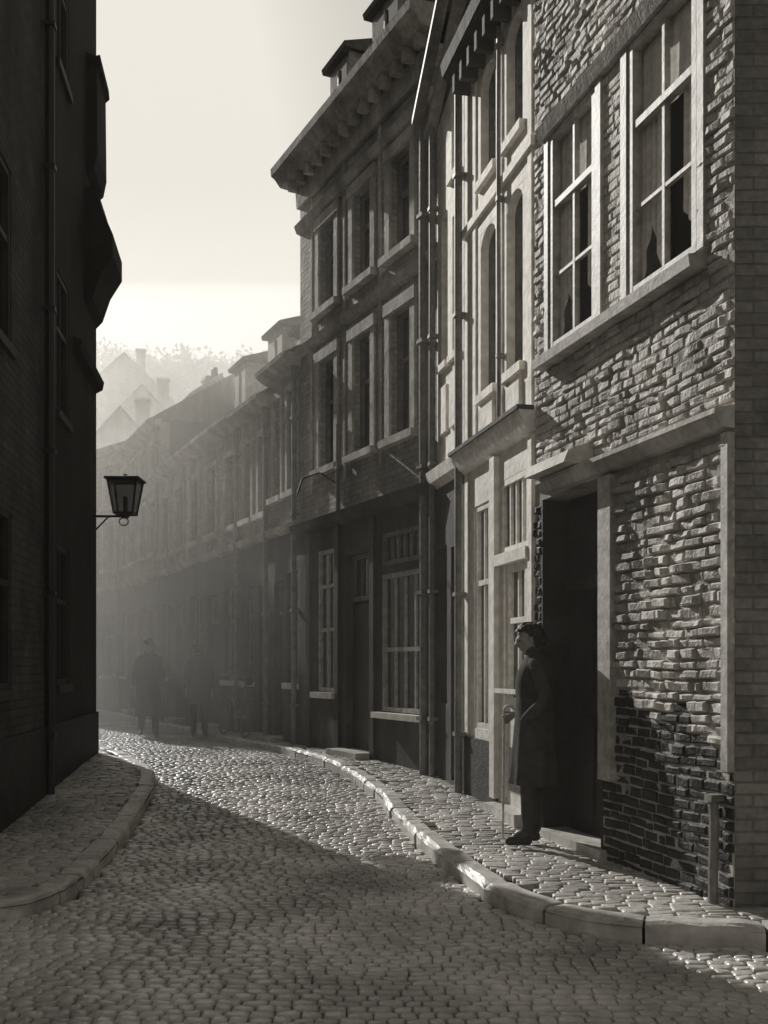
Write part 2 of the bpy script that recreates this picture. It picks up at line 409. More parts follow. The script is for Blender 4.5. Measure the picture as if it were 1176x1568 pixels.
for yy in (8.62,9.36,10.12):
    u=f.uY(yy); f.box('pilaster_strip',M_white,u,u+.09,3.65,7.3,-.01,.015)
f.box('string_course',M_white,0.0,Um,5.78,5.86,-.01,.04)
f.prof('eaves_gutter',M_dark2,-.05,Um+.05,[(-.01,7.3),(.1,7.34),(.22,7.42),(.24,7.55),(-.01,7.56)])
k=.1
while k<Um: f.box('eaves_bracket',M_dark2,k,k+.07,7.16,7.33,-.01,.17); k+=.24
f.prof('roof',M_roof,0,Um,[(.2,7.57),(-2.5,9.6),(-5,7.57)])
f.pipe('downpipe',M_framed,Um-.02,.07,.2,7.4,.04)
f.pipe('downpipe',M_lead,f.uY(9.33),.05,3.65,7.2,.02)

n='white_gabled_house'
f2=Fac(n,f.P(Um+.03,.0,0)[:2],RW[3],1); W2=f2.len
y2=lambda y:f2.uY(y)
wins=[(y2(10.72),y2(10.95),4.75,6.2),(y2(11.12),y2(11.36),4.75,6.35),(y2(10.72),y2(10.98),6.62,7.3)]
f2.wall('limewashed_wall',M_white,0,W2,3.45,7.75,wins); f2.body(0,W2,7.75)
dd=(y2(10.75),y2(11.0),.3,2.75); wd=(y2(11.15),y2(11.4),1.1,2.8)
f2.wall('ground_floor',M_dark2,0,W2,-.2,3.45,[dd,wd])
for h in wins: f2.window(*h,1,((h[2]+h[3])/2,),M_framed,fw=.035); f2.box('sill',M_white,h[0]-.04,h[1]+.04,h[2]-.07,h[2],-.1,.05)
f2.window(*wd,1,(2.1,),M_frame,fw=.035); f2.box('door',M_dark,dd[0],dd[1],.3,2.75,-.2,-.12)
f2.prof('shop_cornice',M_white,-.0,W2,[(-.01,3.45),(.1,3.5),(.13,3.62),(-.01,3.66)])
f2.box('apron_relief',M_white,y2(10.7),y2(10.98),4.0,4.5,-.01,.03); f2.box('apron_relief',M_white,y2(11.1),y2(11.38),4.0,4.5,-.01,.03)
def slab(fc,part,m,u0,z0,u1,z1,t,w0,w1):
    c=[(u0,w0,z0),(u1,w0,z1),(u1,w1,z1),(u0,w1,z0),(u0,w0,z0+t),(u1,w0,z1+t),(u1,w1,z1+t),(u0,w1,z0+t)]
    A(fc.par,part,m).add([fc.P(*q) for q in c],BOXF)
slab(f2,'verge_board',M_framed,-.1,8.35,W2+.1,7.5,.07,.14,.26)
slab(f2,'verge_board_inner',M_frame,-.1,8.2,W2+.1,7.35,.06,-.01,.12)
f2.quad('gable_wall',M_dark2,[(0,0.002,7.75),(W2,.002,7.4),(W2,.002,7.45),(0,.002,8.3)])
f2.prof('roof',M_roof,0,W2,[(.0,7.75),(-2.2,9.5),(-5,7.75)])
f2.pipe('downpipe',M_framed,W2-.06,.07,.3,7.4,.035)

# ------------------------------------------------------------ stone townhouse (middle)
n='stone_townhouse'
f=Fac(n,RW[3],RW[4],1); W=f.len; y=f.uY
cols=[(y(12.08),y(12.56)),(y(13.04),y(13.52)),(y(14.06),y(14.54))]
up=[(a_,b_,6.42,7.58) for a_,b_ in cols]+[(a_,b_,4.22,5.72) for a_,b_ in cols]
f.wall('upper_wall',M_render,0,W,3.5,8.4,up); f.body(0,W,8.7)
for h in up:
    f.window(*h,1,(h[2]+(h[3]-h[2])*.62,),M_framed); f.surround('window_surround',M_trim,*h,t=.12)
f.prof('string_course',M_trim,0,W,[(-.01,5.98),(.05,6.0),(.09,6.1),(-.01,6.13)])
f.prof('string_course',M_trim,0,W,[(-.01,7.76),(.06,7.78),(.1,7.88),(-.01,7.92)])
for a_,b_ in cols:
    f.box('quoin_strip',M_trim,b_+.27,b_+.33,3.95,8.14,-.01,.02)
f.prof('frieze',M_trim,0,W+.02,[(-.01,8.15),(.05,8.15),(.07,8.42),(-.01,8.42)])
k=.08
while k<W: f.box('cornice_bracket',M_trim,k,k+.09,8.36,8.52,.06,.2); k+=.3
f.prof('cornice',M_trim,-.05,W+.25,[(-.01,8.5),(.22,8.52),(.3,8.62),(.36,8.66),(.37,8.76),(-.01,8.8)])
f.prof('mansard_roof',M_roof,0,W+.05,[(.3,8.78),(.02,8.98),(-.55,9.75),(-1.3,10.0),(-5,10.0),(-6,8.78)])
f.quad('gable_end',M_dark2,[(W,0,3.5),(W,-6,3.5),(W,-6,8.78),(W,0,8.78)])
def dormer(fc,u0,u1,w,z0,z1,m=M_stone,oh=.07):
    fc.box('dormer_body',m,u0,u1,z0,z1,w-1.2,w)
    fc.quad('dormer_glass',M_glass,[(u0+.09,w+.004,z0+.2),(u1-.09,w+.004,z0+.2),(u1-.09,w+.004,z1-.12),(u0+.09,w+.004,z1-.12)])
    fc.box('dormer_frame',M_frame,(u0+u1)/2-.02,(u0+u1)/2+.02,z0+.2,z1-.12,w-.01,w+.03)
    fc.prof('dormer_roof',M_roof,u0-oh,u1+oh,[(w+.09,z1),(w+.11,z1+.07),(w-.4,z1+.24),(w-1.3,z1+.26),(w-1.3,z1)])
dormer(f,y(14.25),y(14.85),-.3,9.0,9.98)
dormer(f,y(12.85),y(13.6),-.3,9.1,10.0)
sw=(y(11.78),y(12.8),.95,2.62); st=(y(11.78),y(12.8),2.72,3.12); dr=(y(13.1),y(13.75),.3,2.95); w2=(y(14.05),y(14.62),1.15,3.1)
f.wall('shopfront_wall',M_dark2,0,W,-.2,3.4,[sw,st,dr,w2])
f.window(*sw,3,(1.7,),M_frame,bar=.03,w=-.06); f.window(*st,5,(),M_framed,w=-.06)
f.window(*w2,1,(2.0,2.6),M_frame,w=-.06); f.box('door',M_dark,dr[0],dr[1],.3,2.3,-.2,-.1); f.window(dr[0],dr[1],2.35,2.95,2,(),M_framed)
f.box('door_panel',M_dark,dr[0]+.1,dr[0]+.3,.6,2.1,-.1,-.085)
f.box('shop_sill',M_whitepaint,sw[0]-.08,sw[1]+.06,.87,.94,-.1,.12)
f.box('window_sill_low',M_kerb,w2[0]-.06,w2[1]+.06,1.06,1.14,-.1,.1)
f.prof('shop_cornice',M_dark2,0,W,[(-.01,3.38),(.14,3.42),(.18,3.52),(-.01,3.56)])
for yy in (11.62,12.92,13.9,14.8): f.box('shop_pilaster',M_dark,y(yy),y(yy)+.12,.2,3.38,-.01,.05)
f.box('doorstep',M_kerb,dr[0]-.1,dr[1]+.1,.2,.42,-.2,.25); f.box('doorstep',M_kerb,w2[0],w2[1],.2,.36,-.01,.15)
f.pipe('downpipe',M_framed,.16,.08,.3,8.4,.05)
f.pipe('downpipe',M_framed,y(13.85),.07,3.5,4.7,.03)

# ------------------------------------------------------------ receding terrace
def house(n,p0,p1,eave,ridge,ncol,rows,gtop=3.55,up=M_render,setb=2.2,gl=M_dark2,wf=M_framed,trim=M_trim,phase=0,depth=6):
    f=Fac(n,p0,p1,1); W=f.len; sp=W/ncol; holes=[]
    ww=min(.62,sp*.5)
    for i in range(ncol):
        uc=sp*(i+.5)
        for (a_,b_) in rows: holes.append((uc-ww/2,uc+ww/2,a_,b_))
    f.wall('upper_wall',up,0,W,gtop,eave,holes); f.body(0,W,eave,depth)
    for h in holes: f.window(*h,1,(h[2]+(h[3]-h[2])*.6,),wf); f.surround('window_surround',trim,*h,t=.08)
    gh=[]
    for i in range(ncol):
        uc=sp*(i+.5)
        if (i+phase)%2==0: gh.append((uc-ww*.7,uc+ww*.7,1.25,2.9))
        else: gh.append((uc-ww*.6,uc+ww*.6,.3,2.8))
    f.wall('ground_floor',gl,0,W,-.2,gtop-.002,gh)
    for i,h in enumerate(gh):
        if (i+phase)%2==0: f.window(*h,2,(2.3,),M_frame if i%3==0 else wf); f.box('sill',M_kerb,h[0]-.05,h[1]+.05,1.16,1.25,-.1,.08)
        else: f.window(h[0],h[1],2.3,2.8,1,(),wf); f.box('door',M_dark,h[0],h[1],.3,2.3,-.2,-.12); f.box('doorstep',M_kerb,h[0]-.1,h[1]+.1,.2,.42,-.2,.22)
    f.prof('string_course',trim,0,W,[(-.01,gtop-.06),(.08,gtop-.03),(.11,gtop+.06),(-.01,gtop+.1)])
    f.prof('eaves_cornice',trim,-.02,W+.02,[(-.01,eave-.14),(.12,eave-.1),(.26,eave),(.27,eave+.06),(-.01,eave+.07)])
    f.prof('roof',M_roof,0,W,[(.22,eave+.07),(-setb,ridge),(-setb*2,eave)])
    f.pipe('downpipe',M_framed,.08,.07,.3,eave-.1,.04)
    return f
f3=house('narrow_stone_house',RW[4],RW[5],6.0,7.4,2,[(4.1,5.6)])
dormer(f3,.3,.95,-.9,6.5,7.3)
f4=house('low_terrace_house',RW[5],RW[6],5.7,7.2,2,[(3.95,5.2)],up=M_stone,phase=1)
dormer(f4,.3,1.1,-.8,6.2,7.1,M_dark2)
f5=house('terrace_house',RW[6],RW[7],5.75,7.5,5,[(3.95,5.2)],up=M_render)
dormer(f5,.4,1.3,-.9,6.5,7.55,M_trim); dormer(f5,2.6,3.5,-.9,6.5,7.5,M_trim)
f6=house('tall_terrace_house',RW[7],RW[8],7.0,8.6,4,[(4.1,5.3),(5.6,6.6)],up=M_stone,phase=1)
f6.prof('roof_skylight',M_whitepaint,.6,3.0,[(-.9,7.75),(-.85,7.9),(-1.6,8.45),(-1.65,8.3)])
f7=house('corner_terrace_house',RW[8],RW[9],7.3,8.4,3,[(4.1,5.4),(5.8,6.9)],up=M_render)
f8=house('added_sun_blocker',RW[9],RW[10],12.6,13.6,8,[(4.1,5.5),(6,7.2),(8,9.2),(10,11.2)],up=M_render,setb=.5,depth=1.0)  # unseen, thin and tall: added to shade the pavement and lower fronts
f9=house('street_end_house',RW[10],RW[11],7.5,8.6,4,[(4.1,5.5)],up=M_render)
for fc,u,z in ((f3,.5,7.3),(f4,1.3,7.1),(f5,5.0,7.3),(f6,3.8,8.4)):
    fc.box('chimney',M_brickflat,u,u+.45,z-1,z+.75,-2.6,-2.1); fc.box('chimney_cap',M_trim,u-.05,u+.5,z+.75,z+.83,-2.65,-2.05)
    for kk in (.1,.32): fc.pipe('chimney_pot',M_dark2,u+kk,-2.35,z+.83,z+1.1,.06)
# gable-fronted houses of the street behind, stepping up towards the hill
def backhouse(n,x,y_,w,d,e,r,m,ang=.18):
    g=Fac(n,(x,y_),(x+w*math.cos(ang),y_+w*math.sin(ang)),-1)
    hs=[(w*(i+.5)/3-.35,w*(i+.5)/3+.35,z-1.9,z-.6) for i in range(3) for z in (e,e-2.8)]
    g.wall('wall',m,0,w,0,e,hs); g.body(0,w,e,d)
    g.quad('gable',m,[(0,0,e),(w,0,e),(w/2,0,r)])
    g.box('attic_window',M_body,w/2-.3,w/2+.3,e+.3,e+1.1,-.05,.01)
    for h in hs: g.window(*h,1,(h[3]-.5,),M_framed)
    for s_ in (0,1):
        ue=-.25 if s_==0 else w+.25; ze=e-.12
        g.quad('roof',M_roof,[(ue,.2,ze+.1),(w/2,.2,r+.1),(w/2,-d,r+.1),(ue,-d,ze+.1)])
    g.box('chimney',M_brickflat,w*.62,w*.62+.6,e,r+.8,-2.3,-1.7); g.box('chimney_cap',M_trim,w*.62-.06,w*.62+.66,r+.8,r+.9,-2.36,-1.64)
backhouse('gabled_house',-13.0,43,4.2,8,9.6,12.2,M_stone)
backhouse('gabled_house.001',-8.4,41,4.0,8,8.6,10.8,M_render)
backhouse('hillside_house',-15.5,56,5.0,8,13.6,16.6,M_stone,.1)
backhouse('hillside_house.001',-9.8,54,4.6,8,12.4,15.0,M_render,.3)
backhouse('hillside_house.002',-20.0,68,6.0,8,19.0,22.0,M_render,.2)
b=A('stone_townhouse','wall_bracket',M_iron)
def tube(acc,p,q,r,n=8,r2=None):
    p=Vector(p);q=Vector(q); d=(q-p).normalized(); s=d.orthogonal().normalized(); t=d.cross(s); r2=r if r2 is None else r2
    vs=[]
    for c_,rr in ((p,r),(q,r2)):
        for k in range(n):
            a_=2*math.pi*k/n; vs.append(c_+(s*math.cos(a_)+t*math.sin(a_))*rr)
    acc.add([tuple(v) for v in vs],[(k,(k+1)%n,(k+1)%n+n,k+n) for k in range(n)]+[tuple(range(n)),tuple(range(n,2*n))])
f=Fac('x',RW[3],RW[4],1)
u=f.uY(13.9); pts=[f.P(u,.02,3.9),f.P(u,.3,4.05),f.P(u,.55,3.95),f.P(u,.62,3.75)]
for p,q in zip(pts,pts[1:]): tube(b,p,q,.012)

# ------------------------------------------------------------ left buildings
n='sooty_brick_house'
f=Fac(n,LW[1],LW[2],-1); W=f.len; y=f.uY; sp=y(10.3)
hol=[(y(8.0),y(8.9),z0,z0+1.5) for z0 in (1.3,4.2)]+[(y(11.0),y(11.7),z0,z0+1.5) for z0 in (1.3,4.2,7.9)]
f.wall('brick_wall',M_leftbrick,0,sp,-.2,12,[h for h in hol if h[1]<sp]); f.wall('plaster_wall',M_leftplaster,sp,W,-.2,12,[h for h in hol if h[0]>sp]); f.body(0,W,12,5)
for h in hol: f.window(*h,1,(h[2]+.9,),M_dark,w=-.06); f.box('sill',M_dark,h[0]-.05,h[1]+.05,h[2]-.08,h[2],-.1,.04)
f.prof('cornice',M_leftplaster,y(12.9),W+.02,[(-.01,7.45),(.14,7.4),(.2,7.15),(.33,6.85),(.33,6.6),(.18,6.35),(.08,6.05),(-.01,5.95)])
f.prof('upper_band',M_leftplaster,y(13.0),W+.015,[(-.01,9.15),(.1,9.1),(.16,9.12),(.17,9.0),(.12,8.95),(.13,7.9),(.09,7.7),(-.01,7.6)])
f.prof('string_course',M_leftplaster,y(12),W+.02,[(-.01,5.1),(.08,5.15),(.1,5.25),(-.01,5.3)])
f.box('plinth',M_tar_shade,0,W+.01,-.1,.9,-.01,.03)
f.pipe('downpipe',M_iron,sp,.06,.2,11.5,.045)
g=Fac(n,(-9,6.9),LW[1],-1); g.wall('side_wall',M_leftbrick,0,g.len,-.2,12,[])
f.prof('roof',M_roof,0,W,[(.2,12),(-2.5,14),(-5,12)])
n='dark_terrace_house'
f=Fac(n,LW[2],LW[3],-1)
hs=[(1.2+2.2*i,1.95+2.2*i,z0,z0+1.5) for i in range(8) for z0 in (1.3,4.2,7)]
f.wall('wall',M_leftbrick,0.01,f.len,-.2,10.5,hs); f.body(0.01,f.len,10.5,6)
for h in hs: f.window(*h,1,(h[2]+.9,),M_framed)
f.prof('roof',M_roof,0.01,f.len,[(.1,10.5),(-2.5,12.5),(-5,10.5)])

# street lamp on bracket
n='wall_lantern'; a=A(n,'lantern_frame',M_iron); gl=A(n,'lantern_glass',M_lampglass)
lx,ly=-3.33,13.45
def ring(z,r): return [(lx+r*sx,ly+r*sy,z) for sx,sy in ((-1,-1),(1,-1),(1,1),(-1,1))]
rt,rb=.185,.12; z1,z0=3.88,3.46
T=ring(z1,rt);B=ring(z0,rb)
for k in range(4):
    tube(a,T[k],B[k],.013); tube(a,T[k],T[(k+1)%4],.014); tube(a,B[k],B[(k+1)%4],.014)
gl.add(ring(z1,rt-.006)+ring(z0,rb-.006),[(k,(k+1)%4,(k+1)%4+4,k+4) for k in range(4)])
C1=ring(z1+.005,rt+.04);C2=ring(z1+.03,rt+.03);C3=ring(z1+.06,.07)
a.add(C1+C2+C3,[(k,(k+1)%4,(k+1)%4+4,k+4) for k in range(4)]+[(k+4,(k+1)%4+4,(k+1)%4+8,k+8) for k in range(4)]+[(0,1,2,3),(8,9,10,11)])
tube(a,(lx,ly,z1+.05),(lx,ly,z1+.09),.05,8,.02); tube(a,(lx,ly,z0-.06),(lx,ly,z0),.03,8,.1)
tube(a,(lx,ly,z0),(lx,ly,z0+.22),.03)
tube(a,(-3.85,ly,z0-.03),(lx,ly,z0-.03),.016); tube(a,(-3.8,ly,z0-.3),(-3.55,ly,z0-.04),.011)
pr=None
for k in range(13):
    an=math.pi*2*k/12; q=(lx-.02+.06*math.sin(an),ly,z0-.1+.05*math.cos(an))
    if pr: tube(a,pr,q,.008,6)
    pr=q

for (par,part),(acc,m) in ACC.items():
    ob=mkmesh(part,acc,m); ob.parent=empty(par)

# ------------------------------------------------------------ hill with trees
def hz(x,y_):
    r=max(0,(y_-48)/60); r=min(1,r); r=r*r*(3-2*r)
    return (28+.06*(-x-10))*r+2.5*noise.noise((x*.03,y_*.03,2))*r
a=Acc(); nx,ny=60,40
for j in range(ny+1):
    for i in range(nx+1):
        x=-140+240*i/nx; yy=48+110*j/ny; a.v.append((x,yy,hz(x,yy)-.3)); a.uv.append((x,yy))
for j in range(ny):
    for i in range(nx): q=j*(nx+1)+i; a.f.append((q,q+1,q+nx+2,q+nx+1))
mkmesh('hill',a,M_hill,True)
a=Acc()
for t in range(560):
    x=R(-75,20); yy=R(74,112); z=hz(x,yy); h=R(2.5,4.5)
    tube(a,(x,yy,z-.5),(x,yy,z+h*.6),.2,5,.08)
    for c_ in range(9):
        cx,cy,cz=x+R(-1.8,1.8),yy+R(-1.6,1.6),z+h*R(.45,1.0); rr=R(.6,1.2)
        for l in range(14):
            v=Vector((random.gauss(0,1),random.gauss(0,1),random.gauss(0,1))).normalized()*rr*R(.6,1)
            p=Vector((cx,cy,cz))+v; s1=Vector((R(-1,1),R(-1,1),R(-1,1)))*.3; s2=Vector((R(-1,1),R(-1,1),R(-1,1)))*.3
            a.add([p,p+s1,p+s1+s2,p+s2],[(0,1,2,3)])
mkmesh('distant_trees',a,M_leaf)

# ------------------------------------------------------------ people
def skin(name,verts,edges,rad,m,par,sub=2,root=0):
    me=bpy.data.meshes.new(name); me.from_pydata([tuple(v) for v in verts],edges,[]); me.materials.append(m)
    ob=bpy.data.objects.new(name,me); scene.collection.objects.link(ob)
    ob.modifiers.new('Skin','SKIN')
    if not me.skin_vertices:
        bm=bmesh.new(); bm.from_mesh(me); bm.verts.layers.skin.verify(); bm.to_mesh(me); bm.free()
    for i,r in enumerate(rad):
        sv=me.skin_vertices[0].data[i]; sv.radius=(r,r) if isinstance(r,(int,float)) else r; sv.use_root=(i==root)
    ob.modifiers['Skin'].use_smooth_shade=True
    s=ob.modifiers.new('Sub','SUBSURF'); s.levels=sub; s.render_levels=sub
    ob.parent=par; return ob
def loft(name,rings,m,par,n=36,fold=.0):
    a=Acc()
    for (z,cf,rf,rl) in rings:
        for k in range(n):
            t=2*math.pi*k/n; fd=1+fold*max(0,(1.2-z))*(math.sin(t*7+z*2)+.5*math.sin(t*11-z*3))+fold*.7*noise.noise((math.cos(t)*2,math.sin(t)*2,z*5))
            a.v.append((cf+rf*fd*math.cos(t),rl*fd*math.sin(t),z)); a.uv.append((t,z))
    for r in range(len(rings)-1):
        for k in range(n): a.f.append((r*n+k,r*n+(k+1)%n,(r+1)*n+(k+1)%n,(r+1)*n+k))
    ob=mkmesh(name,a,m,True); ob.parent=par
    s=ob.modifiers.new('Sub','SUBSURF'); s.levels=1; s.render_levels=1
    return ob
def head(par,c,hat=None,hair=M_hair,pitch=12):
    rm=Matrix.Rotation(math.radians(pitch),3,'Y')*1.06
    def sph(nm,m,fn,seg=40,rg=28,keep=None):
        bm=bmesh.new(); bmesh.ops.create_uvsphere(bm,u_segments=seg,v_segments=rg,radius=1)
        if keep: bmesh.ops.delete(bm,geom=[v for v in bm.verts if not keep(v.co)],context='VERTS')
        for v in bm.verts: v.co=rm@Vector(fn(v.co.copy()))+Vector(c)
        me=bpy.data.meshes.new(nm); bm.to_mesh(me); bm.free(); me.materials.append(m)
        for p in me.polygons: p.use_smooth=True
        ob=bpy.data.objects.new(nm,me); scene.collection.objects.link(ob); ob.parent=par; return ob
    g=lambda x,s:math.exp(-(x/s)**2)
    def face(v):
        x,y_,z=v; X=x*.097; Y=y_*.076; Z=z*.118
        if z<0: Y*=1+.18*z; X*=1+(.1*z if x<0 else -.02*z)
        if x>0:
            X+=.026*g(Y,.012)*g(Z+.012,.022)+.012*g(Y,.009)*g(Z-.012,.03)
            X+=.008*g(Z-.03,.01)*g(Y,.05)
            X-=.012*(g(Y-.03,.014)+g(Y+.03,.014))*g(Z-.012,.012)
            X+=.007*g(Y,.025)*g(Z+.052,.008)+.006*g(Y,.022)*g(Z+.066,.007)-.005*g(Y,.025)*g(Z+.059,.004)
            X+=.014*g(Y,.025)*g(Z+.1,.02)
        return (X,Y,Z)
    sph('head',M_skin,face)
    for s in (-1,1):
        sph('ear',M_skin,lambda v:(-.005+v.x*.018,s*.078+v.y*.009,-.005+v.z*.031),12,10)
        sph('eye',M_hair,lambda v:(.083+v.x*.008,s*.03+v.y*.011,.012+v.z*.007),10,8)
    def hr(v):
        x,y_,z=v; X,Y,Z=x*.11-.006,y_*.088,z*.13+.006
        nn=noise.noise((x*4,y_*4,z*4))*.014
        return (X+nn+(.014 if x>0 and z>.4 else 0),Y*(1+.04*max(0,z))+nn,Z+nn)
    sph('hair',hair,hr,keep=lambda v: v.z>.45 or (v.x<.2 and v.z>.08) or (v.x<-.1 and v.z>-.6))
    if hat=='cap':
        sph('flat_cap',M_cloth2,lambda v:(v.x*.13+.01,v.y*.105,.075+v.z*(.05 if v.z>0 else .012)))
        sph('cap_peak',M_cloth2,lambda v:(.1+v.x*.06,v.y*.07,.062+v.z*.008-.009*max(0,v.x)))
    if hat=='brim':
        sph('hat_brim',M_cloth2,lambda v:(v.x*.15,v.y*.135,.06+v.z*.012)); sph('hat_crown',M_cloth2,lambda v:(v.x*.1,v.y*.085,.06+max(0,v.z)**.6*.11))
def hand(par,w,dirv,palmn,side,curl,nm='hand',grip=False):
    d=Vector(dirv).normalized(); pn=Vector(palmn).normalized(); sd=d.cross(pn).normalized()*side; w=Vector(w)
    vs=[w-d*.03,w+d*.03,w+d*.07];ed=[(0,1),(1,2)];rad=[.022,(.024,.024),(.02,.02)]
    for i,(o,l) in enumerate(((-.030,.062),(-.010,.075),(.010,.079),(.028,.07))):
        o=-o
        b0=len(vs); base=w+d*.078+sd*o; vs.append(base); rad.append(.0105); ed.append((1,b0))
        cd=d.copy(); p=base
        for k,fr in enumerate((.45,.32,.23)):
            an=curl*(k+1)
            cd=(d*math.cos(an)+pn*math.sin(an)).normalized(); p=p+cd*l*fr; vs.append(p); rad.append(.0095-.001*k); ed.append((len(vs)-2,len(vs)-1))
    t0=w+d*.025+sd*.022; b0=len(vs); vs.append(t0);rad.append(.012);ed.append((0,b0))
    t1=t0+(d*.5+sd*.7+pn*.4).normalized()*.035; vs.append(t1);rad.append(.011);ed.append((b0,b0+1))
    t2=t1+(d*.7+pn*(.9 if grip else .3)).normalized()*.032; vs.append(t2);rad.append(.009);ed.append((b0+1,b0+2))
    return skin(nm,vs,ed,rad,M_skin,par,1)
def person(name,loc,heading,H=1.72,armL='pocket',armR='cane',stride=0.,hat=None,hem=.48,cloth=M_cloth,lean=0):
    e=bpy.data.objects.new(name,None); scene.collection.objects.link(e)
    s=stride
    V=[(0,0,.93),(0,0,1.08),(.005,0,1.27),(0,0,1.41),(.012,0,1.49),
       (-.01,.17,1.41),(-.01,-.17,1.41)]
    E=[(0,1),(1,2),(2,3),(3,4),(3,5),(3,6)]
    Rr=[(.12,.14),.125,.13,.1,.05,.065,.065]
    hands=[]
    for sd,base,arm in ((1,5,armL),(-1,6,armR)):
        if arm=='pocket': el=(-.1,sd*.27,1.15); wr=(.09,sd*.22,.96)
        elif arm=='cane': el=(-.03,sd*.25,1.14); wr=(.15,sd*.2,1.03)
        else:
            sw=arm; el=(-.02+sw*.5,sd*.235,1.14); wr=(sw+.03,sd*.24,.9)
        i=len(V); V+= [el,wr]; Rr+=[.057,.043]; E+=[(base,i),(i,i+1)]
        dv=Vector(wr)-Vector(el)
        if arm=='cane': hands.append((Vector(wr)+dv.normalized()*.03,dv,(0,-sd,0),'cane',sd))
        elif arm!='pocket': hands.append((Vector(wr)+dv.normalized()*.03,dv,(0,-sd,0),'free',sd))
    for sd in (1,-1):
        st=s*sd+lean*.5*(1 if sd>0 else .2); i=len(V)
        lift=.07 if (s and sd<0) else 0
        V+=[(0,sd*.09,.88),(st*.45+(.06 if lift else .015),sd*.1,.5),(st-.01-(.05 if lift else 0),sd*.1,.1+lift),(st+.1,sd*.115,.05+lift*.3)]
        Rr+=[.1,.078,.058,(.04,.035)]; E+=[(0,i),(i,i+1),(i+1,i+2),(i+2,i+3)]
    skin('body',V,E,Rr,cloth,e)
    loft('overcoat',[(hem,.03*s,.2+abs(s)*.25,.235),(hem+.02,.0,.2+abs(s)*.25,.235),(.6,0,.19+abs(s)*.18,.23),(.72,0,.185+abs(s)*.1,.225),(.85,0,.175,.218),(.95,0,.168,.208),(1.08,0,.152,.2),(1.16,0,.153,.203),(1.25,.005,.157,.208),(1.36,0,.145,.215),(1.42,-.005,.118,.2),(1.465,-.002,.09,.135),(1.50,.005,.07,.078),(1.53,.008,.074,.08),(1.55,.01,.066,.07)],cloth,e,fold=.08)
    skin('neck',[(.005,0,1.45),(.02,0,1.56)],[(0,1)],[.052,.05],M_skin,e,1)
    head(e,(.035,0,1.605),hat)
    for (w,dv,pn,k,sd) in hands:
        if k=='cane': hand(e,w,dv,pn,-sd*1 if sd>0 else 1,.75,'hand',True)
        else: hand(e,w,dv,pn,sd,.3,'hand')
    for sd in (1,-1):
        st=s*sd+lean*.5*(1 if sd>0 else .2); lift=.07 if (s and sd<0) else 0
        skin('shoe',[(st-.045,sd*.1,.045+lift),(st+.05,sd*.11,.045+lift*.7),(st+.17,sd*.13,.034+lift*.3)],[(0,1),(1,2)],[(.038,.04),(.04,.042),(.028,.036)],M_dark,e,2)
    if armR=='cane':
        a=Acc(); tube(a,(.262,-.165,1.04),(.27,-.13,.02),.012,10,.009)
        pv=None
        for k in range(9):
            an=math.pi*k/8; q=(.262-.04+.04*math.cos(an),-.165,1.04+.04*math.sin(an))
            if pv: tube(a,pv,q,.012,8)
            pv=q
        ob=mkmesh('walking_stick',a,M_wood); ob.parent=e
    k=H/1.73
    e.location=loc; e.rotation_euler=(0,0,math.radians(heading)); e.scale=(k,k,k)
    return e
person('standing_man',(1.15,7.93,zg(7.93)+.138),168,1.67,lean=.12)
person('walking_pedestrian',(-4.15,18.4,zg(18)+.03),-70,1.7,.12,-.12,.2,'brim',.38,M_cloth2)
person('walking_pedestrian.001',(-3.22,18.2,zg(18)+.03),100,1.64,-.14,.14,.22,'cap',.62,M_cloth2)

# ------------------------------------------------------------ bicycle
def bike(base,dirv,lean):
    e=empty('bicycle'); fr=Acc(); ty=Acc()
    def torus(acc,c,R_,r,n=28,m=8):
        vs=[];fs=[]
        for i in range(n):
            A_=2*math.pi*i/n
            for j in range(m):
                B_=2*math.pi*j/m; rr=R_+r*math.cos(B_); vs.append((c[0]+rr*math.cos(A_),c[1]+r*math.sin(B_),c[2]+rr*math.sin(A_)))
        for i in range(n):
            for j in range(m): fs.append((i*m+j,((i+1)%n)*m+j,((i+1)%n)*m+(j+1)%m,i*m+(j+1)%m))
        acc.add(vs,fs)
    rw,fw=(-.53,0,.34),(.53,0,.34)
    for c_ in (rw,fw):
        torus(ty,c_,.325,.017); torus(fr,c_,.3,.008,28,6)
        for k in range(14):
            an=2*math.pi*k/14; tube(fr,c_,(c_[0]+.3*math.cos(an),0,c_[2]+.3*math.sin(an)),.0015,4)
        tube(fr,(c_[0],-.05,c_[2]),(c_[0],.05,c_[2]),.02)
    bb=(-.08,0,.29); seat=(-.22,0,.8); hd=(.34,0,.84); hb=(.38,0,.66)
    for p,q in ((bb,seat),(seat,hd),(bb,hb),(hd,hb),(hd,(.33,0,.95))): tube(fr,p,q,.015)
    for s in (-.04,.04): tube(fr,(bb[0],s,bb[2]),(rw[0],s,rw[2]),.009); tube(fr,seat,(rw[0],s,rw[2]),.008); tube(fr,hb,(fw[0],s,fw[2]),.011)
    tube(fr,(.33,-.24,.98),(.33,.24,.98),.012)
    for s in (-1,1): tube(fr,(.33,s*.24,.98),(.18,s*.27,.95),.014)
    torus(fr,(bb[0],-.05,bb[2]),.09,.006,20,6); tube(fr,(bb[0],-.07,bb[2]),(bb[0]+.12,-.08,bb[2]-.12),.009); tube(fr,(bb[0],.07,bb[2]),(bb[0]-.12,.08,bb[2]+.12),.009)
    tube(ty,seat,(-.24,0,.9),.014); tube(ty,(-.36,0,.91),(-.1,0,.93),.07,10,.025)
    o=mkmesh('frame_and_rims',fr,M_framed); o.parent=e; o=mkmesh('tyres_and_saddle',ty,M_dark); o.parent=e
    e.location=base; e.rotation_euler=(math.radians(lean),0,math.atan2(dirv[1],dirv[0]))
bike((-2.45,17.0,zg(17)+.14),(-.46,.9),9)

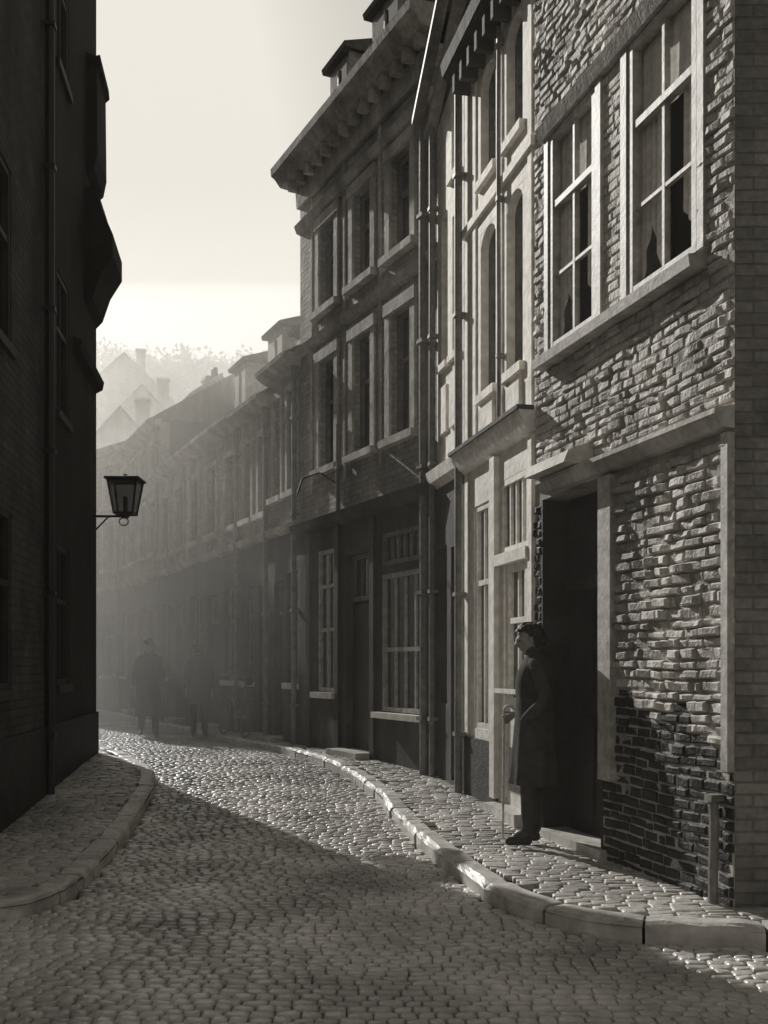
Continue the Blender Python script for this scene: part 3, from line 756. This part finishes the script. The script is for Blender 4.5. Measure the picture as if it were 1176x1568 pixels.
# ------------------------------------------------------------ light, sky, mist
AZ,EL=math.radians(31.5),math.radians(28)
sv=Vector((-math.sin(AZ)*math.cos(EL),math.cos(AZ)*math.cos(EL),math.sin(EL)))
sl=bpy.data.lights.new('sun','SUN'); sl.energy=5; sl.angle=math.radians(.5); sl.color=(1,.97,.91)
so=bpy.data.objects.new('sun',sl); scene.collection.objects.link(so); so.rotation_euler=sv.to_track_quat('Z','Y').to_euler()
w=bpy.data.worlds.new('World'); scene.world=w; w.use_nodes=True; N=w.node_tree.nodes; L=w.node_tree.links
bg=N['Background']; sky=N.new('ShaderNodeTexSky'); sky.sky_type='NISHITA'; sky.sun_disc=False
sky.sun_elevation=EL; sky.sun_rotation=-AZ; sky.dust_density=4; sky.air_density=1
bw=N.new('ShaderNodeRGBToBW'); pw=N.new('ShaderNodeMath'); pw.operation='POWER'; pw.inputs[1].default_value=.72
ml=N.new('ShaderNodeMath'); ml.operation='MULTIPLY'; ml.inputs[1].default_value=.98
mn=N.new('ShaderNodeMath'); mn.operation='MINIMUM'; mn.inputs[1].default_value=6.0
vm=N.new('ShaderNodeVectorMath'); vm.operation='SCALE'; vm.inputs[0].default_value=(1,.955,.86)
L.new(sky.outputs[0],bw.inputs[0]); L.new(bw.outputs[0],pw.inputs[0]); L.new(pw.outputs[0],ml.inputs[0]); L.new(ml.outputs[0],mn.inputs[0]); L.new(mn.outputs[0],vm.inputs['Scale']); L.new(vm.outputs[0],bg.inputs['Color']); bg.inputs['Strength'].default_value=.15
def volbox(name,dens,y0,y1,za,zb,aniso=.5,col=(1,.96,.89)):
    a=Acc(); x0,x1,z0=-70-R(0,1),50+R(0,1),-.5-R(0,.1)
    a.add([(x0,y0,z0),(x1,y0,z0),(x1,y1,z0),(x0,y1,z0),(x0,y0,za),(x1,y0,za),(x1,y1,zb),(x0,y1,zb)],BOXF)
    vmx=bpy.data.materials.new(name); vmx.use_nodes=True; N=vmx.node_tree.nodes; N.remove(N['Principled BSDF'])
    vs=N.new('ShaderNodeVolumeScatter'); vs.inputs['Density'].default_value=dens; vs.inputs['Anisotropy'].default_value=aniso; vs.inputs['Color'].default_value=(*col,1)
    vmx.node_tree.links.new(vs.outputs[0],N['Material Output'].inputs['Volume'])
    mkmesh(name,a,vmx)
volbox('morning_mist',.022,15.5,125,1.6,1.6+.42*109.5,.35,(.8,.77,.71))
volbox('street_mist',.026,14.0,46,8,9,.5)
volbox('added_haze',.006,-3,10.9,6,6,.3)  # haze volume added near the camera to lift the darkest tones
# ------------------------------------------------------------ camera
cam=bpy.data.cameras.new('camera'); co=bpy.data.objects.new('camera',cam); scene.collection.objects.link(co)
co.location=(0,0,1.5); co.rotation_euler=(math.radians(90),0,0)
cam.sensor_fit='HORIZONTAL'; cam.sensor_width=36; cam.lens=1600/1176*36; cam.shift_y=236/1176; cam.clip_end=1000
scene.camera=co
scene.view_settings.view_transform='Standard'; scene.view_settings.look='None'; scene.view_settings.exposure=0
